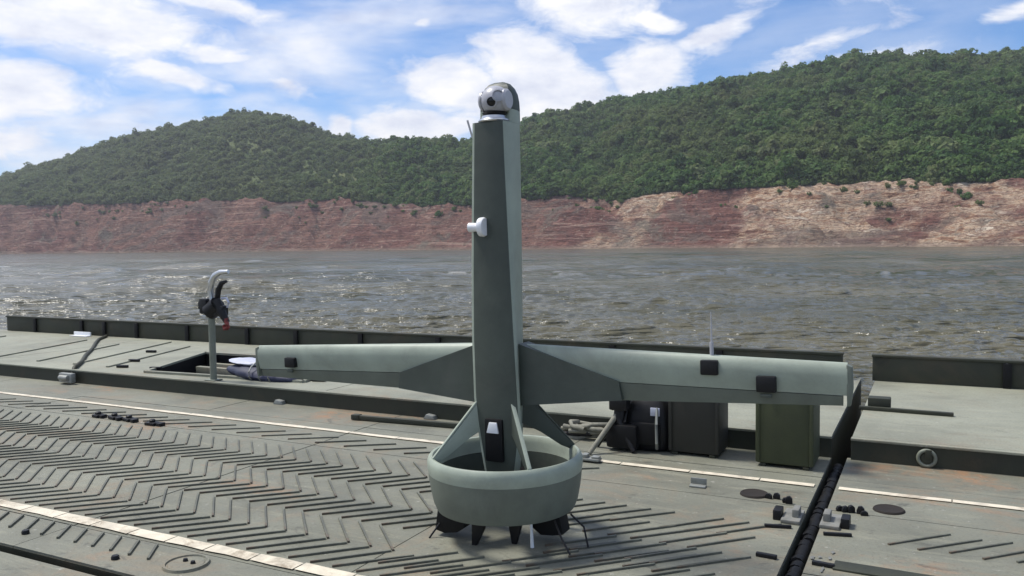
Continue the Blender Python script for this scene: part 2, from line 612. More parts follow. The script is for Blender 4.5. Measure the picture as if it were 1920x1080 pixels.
M_scrub, t, b = new_mat('scrub_ground')
g = t.node('ShaderNodeNewGeometry')
p = t.mapping(g.outputs['Position'], rot=(0, 0, -YAW))
c = t.ramp(t.noise(p, .05, 6, .65, .4), [(.32, (.055, .085, .030)), (.5, (.085, .112, .044)), (.66, (.125, .135, .060))])
c = t.mix(t.math('MULTIPLY', t.smooth(t.noise(p, .35, 5, .7), .48, .7), .7), c, (.045, .065, .026))
t.put(b.inputs['Base Color'], c)
b.inputs['Roughness'].default_value = .95
b.inputs['Specular IOR Level'].default_value = .1

hf = grid_faces(nr, NC)
hills = link('hills', mesh_np('hills', hv[(NB - 1) * NC:], grid_faces(nr - NB + 1, NC), M_scrub))
struct(hills)
bank = link('river_bank', mesh_np('river_bank', hv[:NB * NC], grid_faces(NB, NC), M_bank))
struct(bank)

# ------------------------------------------------------------------ forest
M_leaf, t, b = new_mat('foliage')
oi = t.node('ShaderNodeObjectInfo')
g = t.node('ShaderNodeNewGeometry')
pp = t.mapping(g.outputs['Position'], rot=(0, 0, -YAW))
rnd = oi.outputs['Random']
c = t.ramp(rnd, [(0, (.028, .070, .022)), (.25, (.070, .145, .034)), (.6, (.106, .195, .048)), (.85, (.145, .225, .065)), (1, (.185, .220, .095))])
c = t.mix(t.math('MULTIPLY', t.smooth(t.noise(pp, .022, 4, .6), .42, .66), .6), c, (.17, .19, .070))
c = t.mix(t.math('MULTIPLY', t.smooth(t.noise(t.mapping(pp, loc=(50, 9, 0)), .035, 5, .65, .5), .50, .70), .45), c, (.034, .066, .026))
sxx = t.node('ShaderNodeSeparateXYZ')
t.put(sxx.inputs[0], pp)
c = t.mix(t.math('MULTIPLY', t.smooth(sxx.outputs[0], -40, -130), .62), c, (.185, .21, .095))
c = t.mix(t.math('MULTIPLY', t.noise(g.outputs['Position'], .9, 3, .6), .2), c, (.044, .078, .026))
t.put(b.inputs['Base Color'], c)
tl = t.node('ShaderNodeBsdfTranslucent')
t.put(tl.inputs[0], c)
mxs = t.node('ShaderNodeMixShader')
mxs.inputs[0].default_value = .45
t.l.new(b.outputs[0], mxs.inputs[1])
t.l.new(tl.outputs[0], mxs.inputs[2])
t.l.new(mxs.outputs[0], t.n['Material Output'].inputs[0])
b.inputs['Roughness'].default_value = .75
b.inputs['Specular IOR Level'].default_value = .25
M_bark = paint('bark', (.07, .055, .04), .9, .25, 8)


def tree_mesh(name, seed, rad, hgt, trunk, n):
    r = random.Random(seed)
    mb = MB()
    mb.tube([(0, 0, -1.2), (.1, 0, trunk * .6), (.15, .1, trunk + hgt * .35)], [.22, .16, .06], 5, True, 1)
    for k in range(3):
        a = r.uniform(0, 6.3)
        mb.tube([(.1, 0, trunk * .8), (math.cos(a) * rad * .6, math.sin(a) * rad * .6, trunk + hgt * .45)], [.10, .03], 4, False, 1)
    lobes = [(r.uniform(-.5, .5) * rad, r.uniform(-.5, .5) * rad, trunk + hgt * r.uniform(.25, .75), r.uniform(.45, .75)) for _ in range(5)]
    for i in range(n):
        lx, ly, lz, lr = r.choice(lobes)
        d = Vector((r.gauss(0, 1), r.gauss(0, 1), r.gauss(.25, 1))).normalized()
        q = r.uniform(.65, 1.05) * lr
        c_ = Vector((lx, ly, lz)) + Vector((d.x * rad * q, d.y * rad * q, d.z * hgt * .5 * q))
        nrm = (d + Vector((r.uniform(-.6, .6), r.uniform(-.6, .6), r.uniform(-.2, .7)))).normalized()
        a = nrm.orthogonal().normalized()
        b_ = nrm.cross(a)
        th = r.uniform(0, 6.3)
        a, b_ = a * math.cos(th) + b_ * math.sin(th), b_ * math.cos(th) - a * math.sin(th)
        s1, s2 = r.uniform(.28, .62) * rad * .55, r.uniform(.2, .45) * rad * .55
        pts = [c_ + a * s1, c_ + b_ * s2 + nrm * .1, c_ - a * s1, c_ - b_ * s2 + nrm * .1]
        mb.add([v[:] for v in pts], [[0, 1, 2], [0, 2, 3]], 0)
    me = bpy.data.meshes.new(name)
    me.from_pydata(mb.v, [], mb.f)
    me.materials.append(M_leaf)
    me.materials.append(M_bark)
    me.polygons.foreach_set('material_index', mb.m)
    return me


TREES = [tree_mesh('forest_tree', s, rd, h, tr, n) for s, rd, h, tr, n in
         ((1, 2.3, 3.4, 1.2, 150), (2, 2.7, 3.0, 1.0, 160), (3, 1.9, 4.2, 1.6, 140), (4, 1.6, 2.0, .3, 110), (5, 2.5, 4.0, 1.4, 160))]
tcol = bpy.data.collections.new('forest_trees')
for me in TREES:
    tcol.objects.link(bpy.data.objects.new('forest_tree', me))


def hill_point(a, s):
    """a: column 0..NC-1, s: row float"""
    i, j = np.floor(s).astype(int), np.floor(a).astype(int)
    i, j = np.clip(i, 0, nr - 2), np.clip(j, 0, NC - 2)
    fi, fj = s - i, a - j
    P = hv.reshape(nr, NC, 3)
    w_ = lambda x: x[:, None]
    return (P[i, j] * w_(1 - fj) + P[i, j + 1] * w_(fj)) * w_(1 - fi) + (P[i + 1, j] * w_(1 - fj) + P[i + 1, j + 1] * w_(fj)) * w_(fi)


NT_ = 190000
ca = rng.uniform(0, NC - 1.01, NT_)
cs = rng.uniform(NB - 2.2, NB + NH + 4, NT_)
pts = hill_point(ca, cs)
tcamx = np.interp(ca, np.arange(NC), tt)
dist = np.interp(ca, np.arange(NC), Dsh) + (cs - NB) / NH * 200
Xc = tcamx * dist
# keep by real spacing: columns get wider with distance
keep = rng.uniform(0, 1, NT_) < np.clip(dist / 620, .2, 1) * np.where(np.abs(tcamx) > .75, .4, 1)
sparse = fbm(Xc / 60, dist / 60, 4, 41) + np.where((Xc < -70), .0, .35)
keep &= np.where(Xc < -70, (sparse > .02) | (rng.uniform(0, 1, NT_) < .45), (sparse > .12) | (rng.uniform(0, 1, NT_) < .6))
keep |= (cs < NB + 3) & (rng.uniform(0, 1, NT_) < .75)
low = cs < NB + 1.5
inb = rng.uniform(0, 1, NT_) < .0045                     # a few bushes that took hold on the bank
cs = np.where(inb, rng.triangular(NB * .55, NB * .99, NB - .1, NT_), cs)
pts = np.where(inb[:, None], hill_point(ca, cs), pts)
keep |= inb & (fbm(ca / 14, cs / 9, 3, 12) > .03)
keep &= ~inb | (fbm(ca / 14, cs / 9, 3, 12) > .03)
pts, sparse, ca, cs, Xc = pts[keep], sparse[keep], ca[keep], cs[keep], Xc[keep]
print('trees', len(pts))
kind = np.where((sparse < .05), np.where(rng.uniform(0, 1, len(pts)) < .75, 3, 0), rng.integers(0, 5, len(pts))).astype(np.int32)
inb = cs < NB - 1
kind[inb] = 3
fm = bpy.data.meshes.new('forest')
fm.vertices.add(len(pts))
fm.vertices.foreach_set('co', pts.astype(np.float32).ravel())
a = fm.attributes.new('kind', 'INT', 'POINT')
a.data.foreach_set('value', kind)
rot = np.zeros((len(pts), 3), np.float32)
rot[:, 2] = rng.uniform(0, 6.28, len(pts))
rot[:, :2] = rng.normal(0, .08, (len(pts), 2))
a = fm.attributes.new('rot', 'FLOAT_VECTOR', 'POINT')
a.data.foreach_set('vector', rot.ravel())
scl = (rng.lognormal(-.56, .32, len(pts)) * np.where(kind == 3, .95, 1.0) * np.where(rng.uniform(0, 1, len(pts)) < .03, 1.3, 1.0)).astype(np.float32)
a = fm.attributes.new('scl', 'FLOAT', 'POINT')
a.data.foreach_set('value', scl)
fm.materials.append(M_leaf)
forest = stuff(link('forest', fm))
forest['label'] = 'dense green forest and scrub covering the hills across the water'
ng = bpy.data.node_groups.new('forest_scatter', 'GeometryNodeTree')
ng.interface.new_socket('Geometry', in_out='INPUT', socket_type='NodeSocketGeometry')
ng.interface.new_socket('Geometry', in_out='OUTPUT', socket_type='NodeSocketGeometry')
gi, go = ng.nodes.new('NodeGroupInput'), ng.nodes.new('NodeGroupOutput')
iop = ng.nodes.new('GeometryNodeInstanceOnPoints')
ci = ng.nodes.new('GeometryNodeCollectionInfo')
ci.inputs[0].default_value = tcol
ci.inputs[1].default_value = True
ci.inputs[2].default_value = True


def named(nm, typ):
    n = ng.nodes.new('GeometryNodeInputNamedAttribute')
    n.data_type = typ
    n.inputs[0].default_value = nm
    return n.outputs[0]


ng.links.new(gi.outputs[0], iop.inputs['Points'])
ng.links.new(ci.outputs[0], iop.inputs['Instance'])
iop.inputs['Pick Instance'].default_value = True
ng.links.new(named('kind', 'INT'), iop.inputs['Instance Index'])
ng.links.new(named('rot', 'FLOAT_VECTOR'), iop.inputs['Rotation'])
ng.links.new(named('scl', 'FLOAT'), iop.inputs['Scale'])
ng.links.new(iop.outputs[0], go.inputs[0])
md = forest.modifiers.new('scatter', 'NODES')
md.node_group = ng

# a row of taller trees against the sky on the right-hand ridge
rr = random.Random(5)
for k in range(26):
    px = 1330 + k * 10.5 + rr.uniform(-3, 3)
    col_ = np.array([(px - 960) / 1550 / 2.4 * (NC - 1) + (NC - 1) / 2])
    q = hill_point(col_, np.array([NB + NH - 1.5 + rr.uniform(-1, 1)]))[0]
    s = rr.uniform(.38, .6)
    o = link('ridge_tree', TREES[rr.choice((0, 2, 4))], None, q, (rr.uniform(-.05, .05), rr.uniform(-.05, .05), rr.uniform(0, 6.3)))
    o.scale = (s * .85, s * .85, s * 1.15)
    tag(o, 'small tree silhouetted in a row along the right ridge', 'tree', 'trees along the right ridge')

# ------------------------------------------------------------------ water
M_water, t, b = new_mat('murky_water')
g = t.node('ShaderNodeNewGeometry')
p = g.outputs['Position']
pr = t.mapping(p, rot=(0, 0, -YAW))
c = t.ramp(t.noise(t.mapping(pr, scale=(.5, 2.2, 1)), .035, 6, .68), [(.38, (.062, .062, .037)), (.62, (.118, .108, .068))])
t.put(b.inputs['Base Color'], c)
gust = t.smooth(t.noise(t.mapping(pr, scale=(.02, .085, 1)), 1.0, 6, .68, .6), .40, .62)
t.put(b.inputs['Roughness'], t.math('ADD', .10, t.math('MULTIPLY', gust, .15)))
b.inputs['IOR'].default_value = 1.33
bn = t.node('ShaderNodeBump')
bn.inputs['Strength'].default_value = .9
bn.inputs['Distance'].default_value = .20
h1 = t.noise(t.mapping(pr, scale=(.8, 1.25, 1)), 1.1, 4, .55, .25)
h2 = t.noise(t.mapping(pr, scale=(.9, 1.2, 1)), 4.2, 3, .55, .1)
h3 = t.noise(t.mapping(pr, scale=(.7, 1.3, 1)), .28, 3, .5, .1)
h4 = t.noise(t.mapping(pr, scale=(.05, .14, 1)), 1.0, 5, .62, .2)
hh = t.math('ADD', t.math('ADD', h1, t.math('MULTIPLY', h2, .4)), t.math('MULTIPLY', h3, 1.5))
t.put(bn.inputs['Height'], t.math('ADD', hh, t.math('MULTIPLY', h4, 9.0)))
t.l.new(bn.outputs[0], b.inputs['Normal'])

rows = [1.5, 3.0, 4.5, 6.0]
while rows[-1] < 150:
    rows.append(rows[-1] + max(.06, rows[-1] ** 2 / 3720 * .8))
while rows[-1] < 900:
    rows.append(rows[-1] * 1.06)
rows += [1600, 3000]
rows = np.array(rows)
ang = np.concatenate([np.linspace(-R(40), R(40), 760), np.linspace(R(40), 2 * math.pi - R(40), 60)[1:-1]])
A, D = np.meshgrid(ang, rows)
X, Y = np.sin(A) * D, np.cos(A) * D
Z = np.zeros_like(X)
wr = np.random.default_rng(3)
for k in range(90):
    L = 10 ** wr.uniform(math.log10(.32), math.log10(2.6))
    th = wr.normal(R(95), .50)
    amp = .0080 * L ** .80 * wr.uniform(.5, 1.3) * .8
    fil = np.clip((L * 3720 / np.maximum(D, 1) ** 2 - .9) / 1.0, 0, 1)
    fil = fil * np.clip((L / (np.maximum(D, 1) * .0024) - 1.2) / 1.6, 0, 1)
    ph = 2 * math.pi / L * (X * math.cos(th) + Y * math.sin(th)) + wr.uniform(0, 6.28)
    Z += amp * fil * (np.sin(ph) + .25 * np.cos(2 * ph))
for k in range(44):
    L = wr.uniform(3.5, 13)
    th = wr.normal(R(95), .42)
    fil = np.clip((L * 3720 / np.maximum(D, 1) ** 2 - .9) / 1.0, 0, 1) * np.clip((D - 18) / 40, .12, 1) * np.clip((L / (np.maximum(D, 1) * .0024) - 1.2) / 1.6, 0, 1)
    ph = 2 * math.pi / L * (X * math.cos(th) + Y * math.sin(th)) + wr.uniform(0, 6.28)
    Z += .0045 * L * fil * np.sin(ph)
Z *= (.75 + .9 * np.clip(fbm(X / 6, Y / 6, 3, 6) + .3, 0, 1))
uu, vv = lake(X, Y)
wv = np.stack([uu, vv, Z + WATER], -1).reshape(-1, 3)
wf = grid_faces(len(rows), len(ang), True)
water = struct(link('lake_water', mesh_np('lake_water', wv, wf, M_water)))

# ------------------------------------------------------------------ the pontoon ferry: near pontoon, main bay, next bay
ROW_G = 2.56          # groove between the near pontoon and the main one
WALL = 6.16           # step up to the raised walkway
WZ = .15
PAR = 8.75
JU0, JU1 = -.62, -.525  # gap between the two bays
UL, UR = -19.0, 9.0


def hull(name, u0, u1, v0, v1, z0, z1):
    mb = MB()
    mb.box((u0, v0, z0), (u1, v1, z1), 0)
    return struct(obj(name, mb, M_hull))


main = hull('pontoon_deck', UL, JU0, ROW_G + .035, WALL + .05, -1.5, -.012)
nxt = hull('pontoon_deck', JU1, UR, ROW_G + .035, WALL + .05, -1.5, -.012)
near = hull('near_pontoon_deck', UL, UR, -4.0, ROW_G - .035, -1.5, -.012)
walk = hull('walkway_pontoon', UL, JU0, WALL + .055, PAR + .12, -1.5, -.35)
walk2 = hull('walkway_pontoon', JU1 + .03, UR, WALL + .055, PAR + .12, -1.5, WZ - .012)


def plate_grid(parent, us, vs, z, mat, g=.004, th=.012):
    for u0, u1 in zip(us[:-1], us[1:]):
        for v0, v1 in zip(vs[:-1], vs[1:]):
            dzz = random.uniform(-.0015, .0015)
            mb = MB()
            mb.box((u0 + g, v0 + g, z - th + .0005), (u1 - g, v1 - g, z + dzz))
            obj('deck_plate', mb, mat, parent)


plate_grid(main, list(np.arange(UL, JU0 - 1.2, 1.84)) + [JU0], [ROW_G + .035, 2.94, 4.95, 5.62, WALL + .05], 0, M_deck)
plate_grid(nxt, [JU1, .75, 2.4, 4.6, 9.0], [ROW_G + .035, 2.94, 3.95, 4.95, 5.62, WALL + .05], 0, M_deck)
plate_grid(near, [UL, -11, -8, -5.2, -3.0, -.9, 2, 5, UR], [-4, -1.5, .4, 1.6, ROW_G - .035], 0, M_deck, .006)

# chevron tread: welded bars, laid as zigzags across the roadway
TRL = .40
bar = MB()
bar.box((-TRL / 2, -.005, -.001), (TRL / 2, .006, .010), 0)
bar_me = bar.mesh('tread_bar', M_tread)
short = MB()
short.box((-.10, -.006, -.001), (.10, .006, .012), 0)
short_me = short.mesh('tread_bar', M_tread)
bars = []
rb = random.Random(4)


def zig(u0, v0, v1, first='A'):
    u, v, k = u0, v0, first
    s = TRL * .7071
    while v < v1 - .1:
        d = 1 if k == 'A' else -1
        L = 1.0
        bars.append((u + d * s / 2, v + s / 2, R(45) if d > 0 else R(135)))
        u += d * s
        v += s + .012
        k = 'B' if k == 'A' else 'A'


for k in range(106):
    u0 = -14.6 + k * .140
    if u0 < JU0 - .5:
        zig(u0, 3.08, 4.92)
        if k % 2 == 0:
            bars.append((u0 + .1, 5.12, R(33)))
for k in range(13):
    for v_ in (3.35, 3.62, 3.9, 4.18, 4.44):
        bars.append((-2.25 + k * .14 + rb.uniform(-.02, .02) + (v_ - 3.3) * .35, v_, R(45)))
mainbars = [q for q in bars if q[0] < JU0 - .22 and math.hypot(q[0] + 2.0, q[1] - 3.83) > .30]
_k = []
for q in mainbars:                                   # no two bars on the same spot
    if all(abs(q[2] - p[2]) > .3 or math.hypot(q[0] - p[0], q[1] - p[1]) > .085 for p in _k):
        _k.append(q)
mainbars = _k
mainbars = [q for q in mainbars if not (-1.9 < q[0] < JU0 and q[1] > 4.62)]
mainbars = [q for q in mainbars if rb.random() > .012 and not (q[0] > -2.5 and q[2] > R(90) )]
bars = []
for k in range(40):
    zig(JU1 + .20 + k * .14, 3.3 + (k % 2) * .02, 4.9)
nextbars = [q for q in bars if q[0] > JU1 + .25 and q[2] < R(90) and not (q[1] < 4.28 and q[0] < .45) and not (q[1] > 4.62 and q[0] < -.05)]


def place_bars(parent, lst, cap):
    lst = sorted(lst, key=lambda q: math.hypot(q[0], q[1]))
    lst_in = [q for q in lst if abs(math.atan2(q[0], q[1]) + YAW) < R(33)]
    rest = [q for q in lst if q not in lst_in]
    first, more = lst_in[:cap], lst_in[cap:] + rest
    for (u, v, a_) in first:
        link('tread_bar', bar_me, parent, (u + rb.uniform(-.004, .004), v, .0), (0, 0, a_ + rb.uniform(-.02, .02)))
    if more:
        mb = MB()
        for (u, v, a_) in more:
            mb.box((-TRL / 2, -.005, -.001), (TRL / 2, .006, .010), 0, 0, Matrix.Translation((u, v, 0)) @ Matrix.Rotation(a_, 4, 'Z'))
        stuff(obj('tread_bars', mb, M_tread, parent))


place_bars(main, mainbars, 270)
place_bars(nxt, nextbars, 60)
for k in range(18):                                  # short cleats on the strip below the near line
    u = -5.9 + k * .14
    if u < -3.45:
        link('tread_bar', short_me, main, (u, 2.84, 0), (0, 0, R(128)))

# painted edge lines, broken where the plates meet
def line(parent, u0, u1, v, wdt, step, lift=.004):
    u = u0
    while u < u1 - .02:
        L = min(step * rb.uniform(.94, 1.06), u1 - u)
        mb = MB()
        e = lambda: rb.uniform(-.006, .006)
        mb.add([(u + .004, v - wdt / 2 + e(), lift), (u + L * .5, v - wdt / 2 + e(), lift), (u + L - .004, v - wdt / 2 + e(), lift),
                (u + L - .004, v + wdt / 2 + e(), lift), (u + L * .5, v + wdt / 2 + e(), lift), (u + .004, v + wdt / 2 + e(), lift)],
               [[0, 1, 4, 5], [1, 2, 3, 4]])
        obj('white_line', mb, M_line, parent)
        u += L


line(main, -9.0, JU0 - .02, 3.01, .085, .30, .0065)
line(main, -16.0, JU0 - .02, 5.40, .058, .47, .0065)
line(nxt, JU1 + .02, 4.0, 5.40, .06, .6, .0065)
line(nxt, JU1 + .02, 3.0, 3.01, .085, .3, .0065)

# hinge lugs, sockets and fittings set in the roadway
def lump(parent, u, v, s=1.0, name='hinge_lug', mat=None):
    mb = MB()
    mb.box((-.055 * s, -.04, 0), (.055 * s, .04, .028), 0, .008)
    mb.lathe([(.0, .0), (.026, .0), (.026, .045), (.018, .052), (0, .052)], (0, 0, 0), 12)
    mb.box((.07 * s, -.03, 0), (.12 * s, .03, .03), 0, .006)
    obj(name, mb, mat or M_blackm, parent, 40, (u, v, .0), (0, 0, rb.uniform(-.3, .3)))


for u, v in ((-6.83, 4.98), (-6.62, 4.99), (-6.42, 4.985), (-6.07, 4.945)):
    lump(main, u, v, rb.uniform(.7, 1.1))
for par_, u, v in ((main, -.95, 5.075), (nxt, -.205, 5.085)):
    mb = MB()
    mb.lathe([(.0, .0075), (.060, .0085), (.072, .010), (.078, .012), (.084, .006), (.086, .0)], (0, 0, 0), 28)
    obj('round_socket', mb, [M_hole], par_, 40, (u, v, 0))


def prong(parent, u, v, h, rz):
    mb = MB()
    h *= .62
    mb.prism([(-.018, 0), (.022, 0), (.020, h * .7), (.006, h), (-.012, h * .9), (-.020, h * .4)], 1, -.010, .010, 0, .003)
    obj('locking_pin', mb, M_blackm, parent, 40, (u, v, 0), (0, 0, rz))


for u, v, h in ((-.86, 5.03, .05), (-.815, 5.04, .06), (-.735, 4.975, .075), (-.755, 4.99, .05)):
    prong(main, u, v, h, rb.uniform(-.4, .8))
for u, v, h in ((-.425, 4.95, .06), (-.395, 4.955, .07), (-.345, 4.95, .075), (-.325, 4.93, .045), (-.455, 4.96, .05)):
    prong(nxt, u, v, h, rb.uniform(-.4, .8))
for par_, s in ((main, -1), (nxt, 1)):
    u = JU0 - .055 if s < 0 else JU1 + .05
    mb = MB()
    mb.box((-.05, -.11, 0), (.05, .11, .022), 0, .006)
    mb.box((-.02 * s - .018, -.05, .022), (-.02 * s + .018, .05, .065), 0, .006)
    lg = obj('coupling_lug', mb, M_steel2, par_, 40, (u, 4.72, 0))
    mb = MB()
    mb.box((-.022, -.05, 0), (.022, .05, .055), 0, .006)
    obj('locking_pin', mb, M_blackm, par_, 40, (u + s * .075, 4.70, 0))
    mb = MB()
    mb.box((-.05, -.012, 0), (.05, .012, .02), 0, .004)
    obj('steel_strap', mb, M_blackm, par_, 40, (u + s * .03, 4.075, 0), (0, 0, -.08))
    mb = MB()
    mb.box((-.07, -.01, 0), (.07, .01, .018), 0, .004)
    obj('steel_strap', mb, M_blackm, par_, 40, (u + s * .05, 4.53, 0), (0, 0, .25))
# pale bracket on the roadway
mb = MB()
mb.box((-.05, -.03, 0), (.05, .03, .012), 0, .004)
mb.box((-.05, .018, .012), (.05, .03, .05), 0, .004)
obj('angle_bracket', mb, M_steel, main, 40, (-1.30, 5.09, 0), (0, 0, .05))
# flaked white paint by the joint
for k in range(14):
    mb = MB()
    a0 = rb.uniform(0, 6)
    ps = [(math.cos(a0 + i * 1.05) * rb.uniform(.003, .014), math.sin(a0 + i * 1.05) * rb.uniform(.006, .03), .0062 + k * .00012) for i in range(6)]
    mb.add(ps, [list(range(6))])
    obj('paint_flake', mb, M_steel2, nxt, 0, (JU1 + .055 + rb.uniform(-.04, .08), 4.0 + rb.uniform(-.25, .40), 0))
# raised dark plate, coloured like the shaded slot opening in the next bay
mb = MB()
mb.box((0, -.055, 0), (.62, .055, .011), 0, .004)
obj('dark_slot_plate', mb, M_bulw, nxt, 40, (-.40, 4.10, 0), (0, 0, -.02))
# round inspection cover low on the left
mb = MB()
mb.lathe([(0, .009), (.085, .009), (.088, .006), (.094, .006), (.097, .014), (.108, .014), (.112, 0)], (0, 0, 0), 36)
cov = obj('round_cover', mb, M_deck, main, 40, (-3.235, 2.80, 0))
for a_ in (.5, 2.2):
    mb = MB()
    mb.lathe([(0, .022), (.010, .022), (.013, .009)], (0, 0, 0), 10)
    obj('bolt', mb, M_blackm, cov, 40, (math.cos(a_) * .04, math.sin(a_) * .02, 0))
for u, v in ((-3.62, 2.70), (-2.92, 2.72), (-4.4, 2.74)):
    mb = MB()
    mb.lathe([(0, .02), (.016, .02), (.02, .012), (.02, 0)], (0, 0, 0), 12)
    obj('bolt', mb, M_blackm, main, 40, (u, v, 0))

# dark rubber seal standing in the joint of the bays
mb = MB()
for k in range(44):
    v = 2.7 + k * .078
    mb.tube([(JU0 + .048 + rb.uniform(-.008, .008), v, -.062 + rb.uniform(-.008, .008)), (JU0 + .048 + rb.uniform(-.006, .006), v + .070, -.062)], rb.uniform(.036, .039), 10)
sl = obj('rubber_seal', mb, M_black, main, 50)

# ------------------------------------------------------------------ raised walkway
def wall_face(parent, u0, u1):
    mb = MB()
    mb.box((u0, WALL, .0), (u1, WALL + .05, WZ - .006), 0, 0)
    obj('step_wall', mb, M_bulw, parent)
    mb = MB()
    mb.box((u0, WALL - .012, WZ - .014), (u1, WALL + .045, WZ + .004), 0, .004)
    obj('step_edge', mb, M_walk, parent, 40)


wall_face(walk, UL, JU0 + .0)
wall_face(walk2, JU1 + .03, UR)
HF = [(-7.86, 6.34), (-8.52, 7.80), (-6.05, 7.80), (-5.72, 6.50)]      # hatch corners
O = [(-9.3, WALL + .055), (-9.3, PAR + .1), (-5.2, PAR + .1), (-5.2, WALL + .055)]
mb = MB()
for k in range(4):
    a_, b_, c_, d_ = O[k], O[(k + 1) % 4], HF[(k + 1) % 4], HF[k]
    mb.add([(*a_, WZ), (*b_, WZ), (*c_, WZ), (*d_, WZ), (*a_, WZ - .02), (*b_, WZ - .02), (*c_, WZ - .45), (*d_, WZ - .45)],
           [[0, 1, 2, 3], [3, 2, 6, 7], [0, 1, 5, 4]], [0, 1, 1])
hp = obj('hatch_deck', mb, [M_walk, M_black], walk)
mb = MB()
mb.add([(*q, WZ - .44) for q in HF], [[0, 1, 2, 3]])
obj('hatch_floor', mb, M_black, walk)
for k in range(4):                                     # coaming round the hatch
    a_, b_ = Vector((*HF[k], WZ)), Vector((*HF[(k + 1) % 4], WZ))
    mb = MB()
    d_ = (b_ - a_)
    n_ = Vector((-d_.y, d_.x, 0)).normalized() * .025
    mb.add([a_ + n_, b_ + n_, b_ - n_, a_ - n_, a_ + n_ + Vector((0, 0, .025)), b_ + n_ + Vector((0, 0, .025)), b_ - n_ + Vector((0, 0, .025)), a_ - n_ + Vector((0, 0, .025))],
           [[0, 1, 5, 4], [2, 3, 7, 6], [4, 5, 6, 7], [0, 3, 7, 4], [1, 2, 6, 5]])
    obj('hatch_coaming', mb, M_walk, walk)
# cross beams seen inside the hatch
for v_ in (7.35, 7.62):
    mb = MB()
    mb.box((-8.2, v_, -.04), (-6.2, v_ + .07, .06), 0, .006)
    obj('cross_beam', mb, M_walk, walk, 40)
us = [UL, -16.2, -14.0, -12.2, -10.7, -9.3]
for u0, u1 in list(zip(us[:-1], us[1:])) + [(-5.2, -3.6), (-3.6, -2.0), (-2.0, JU0)]:
    mb = MB()
    mb.box((u0 + .005, WALL + .055, WZ - .02), (u1 - .005, PAR + .1, WZ + rb.uniform(-.002, .002)))
    obj('walkway_plate', mb, M_walk, walk)
mb = MB()
mb.box((UL, WALL + .06, -.35), (-9.31, PAR + .1, WZ - .022))
mb.box((-5.19, WALL + .06, -.35), (JU0, PAR + .1, WZ - .022))
obj('walkway_frame', mb, M_hull, walk)
us = [JU1 + .03, 1.1, 3.2, 6, UR]
for u0, u1 in zip(us[:-1], us[1:]):
    mb = MB()
    mb.box((u0 + .005, WALL + .055, WZ - .011), (u1 - .005, PAR + .1, WZ + rb.uniform(-.002, .002)))
    obj('walkway_plate', mb, M_walk, walk2)
for u, L in ((-9.6, 2.2), (-9.0, 1.9), (-10.3, 1.7), (-11.2, 1.9), (-13.1, 1.8)):    # weld ribs
    mb = MB()
    mb.box((-.02, 0, 0), (.02, L, .016), 0, .004)
    obj('weld_rib', mb, M_walk, walk, 40, (u + .35, 6.45, WZ + .001), (0, 0, R(20)))
for u, v in ((-5.62, 6.62), (-7.95, 6.55), (-8.75, 6.9), (-8.45, 6.50), (-9.3, 7.6)):
    mb = MB()
    mb.box((-.07, -.02, 0), (.07, .02, .03), 0, .005)
    obj('hatch_catch', mb, M_blackm, walk, 40, (u, v, WZ + .002), (0, 0, R(15)))
# pale pads at the foot of the step wall
for u in (-5.70, -3.95):
    mb = MB()
    mb.prism([(-.06, 0), (.06, 0), (.045, .035), (-.03, .045)], 1, -.03, .03, 0, .006)
    obj('wall_fitting', mb, M_steel, walk, 40, (u, WALL - .035, .0))

# bulwarks along the outer edge
def bulwark(label, u0, u1, posts):
    th_ = thing('bulwark', label, 'bulwark', ((u0 + u1) / 2, PAR, WZ))
    c_ = (u0 + u1) / 2
    edges = [u0] + list(posts) + [u1]
    for a_, b_ in zip(edges[:-1], edges[1:]):
        mb = MB()
        mb.box((a_ - c_ + .006, 0, .003), (b_ - c_ - .006, .05, .235), 0, .004)
        obj('bulwark_panel', mb, M_bulw, th_, 40)
    for p_ in posts:
        mb = MB()
        mb.box((p_ - c_ - .035, -.03, .003), (p_ - c_ + .035, -.002, .232), 0, .005)
        obj('bulwark_post', mb, M_black, th_, 40)
    mb = MB()
    mb.box((u0 - c_, -.02, .236), (u1 - c_, .07, .262), 0, .006)
    obj('top_rail', mb, M_bulw, th_, 40)
    return th_


bulwark('long dark olive steel bulwark with small posts behind the aircraft', -14.3, JU0 - .16,
        (-13.5, -12.3, -11.75, -11.0, -9.9, -8.7, -7.8, -6.7, -5.5, -4.4, -3.2, -2.0))
bulwark('short dark olive steel bulwark at the right edge of the photo', -.52, UR, (.62, 2.2, 3.8, 5.4, 7.0))
# white plate at the foot of the left bulwark
mb = MB()
mb.box((-.2, -.02, 0), (.2, .0, .065), 0, .004)
mb.box((-.2, -.10, 0), (.2, -.02, .01), 0, .003)
obj('white_plate', mb, M_white, walk, 40, (-12.15, PAR - .10, WZ + .003))

# slot bar and block on the next bay's walkway
mb = MB()
mb.box((-.085, -.06, 0), (.085, .06, .095), 0, .01)
obj('rubber_block', mb, M_bulw, walk2, 40, (-.375, 7.33, WZ + .002))
mb = MB()
mb.box((0, -.022, 0), (.68, .022, .03), 0, .006)
obj('steel_bar', mb, M_bulw, walk2, 40, (-.52, 7.24, WZ + .002), (0, 0, -.03))
# ring fitting on the next bay's step wall
ring = MB()
n_ = 28
ring.lathe([(.052 + .013 * math.cos(a_), .013 * math.sin(a_)) for a_ in [2 * math.pi * i / 8 for i in range(8)]], (0, 0, 0), n_, True, 0, Matrix.Rotation(R(90), 4, 'X'))
ro = obj('mooring_ring', ring, M_pole, walk2, 60, (-.02, WALL - .02, .065))
mb = MB()
mb.lathe([(0, .01), (.036, .01), (.036, 0)], (0, 0, 0), 20, False, 0, Matrix.Rotation(R(90), 4, 'X'))
mb.box((-.008, -.02, 0), (.03, -.008, .06), 0, .003)
obj('ring_hub', mb, M_bulw, ro, 40)

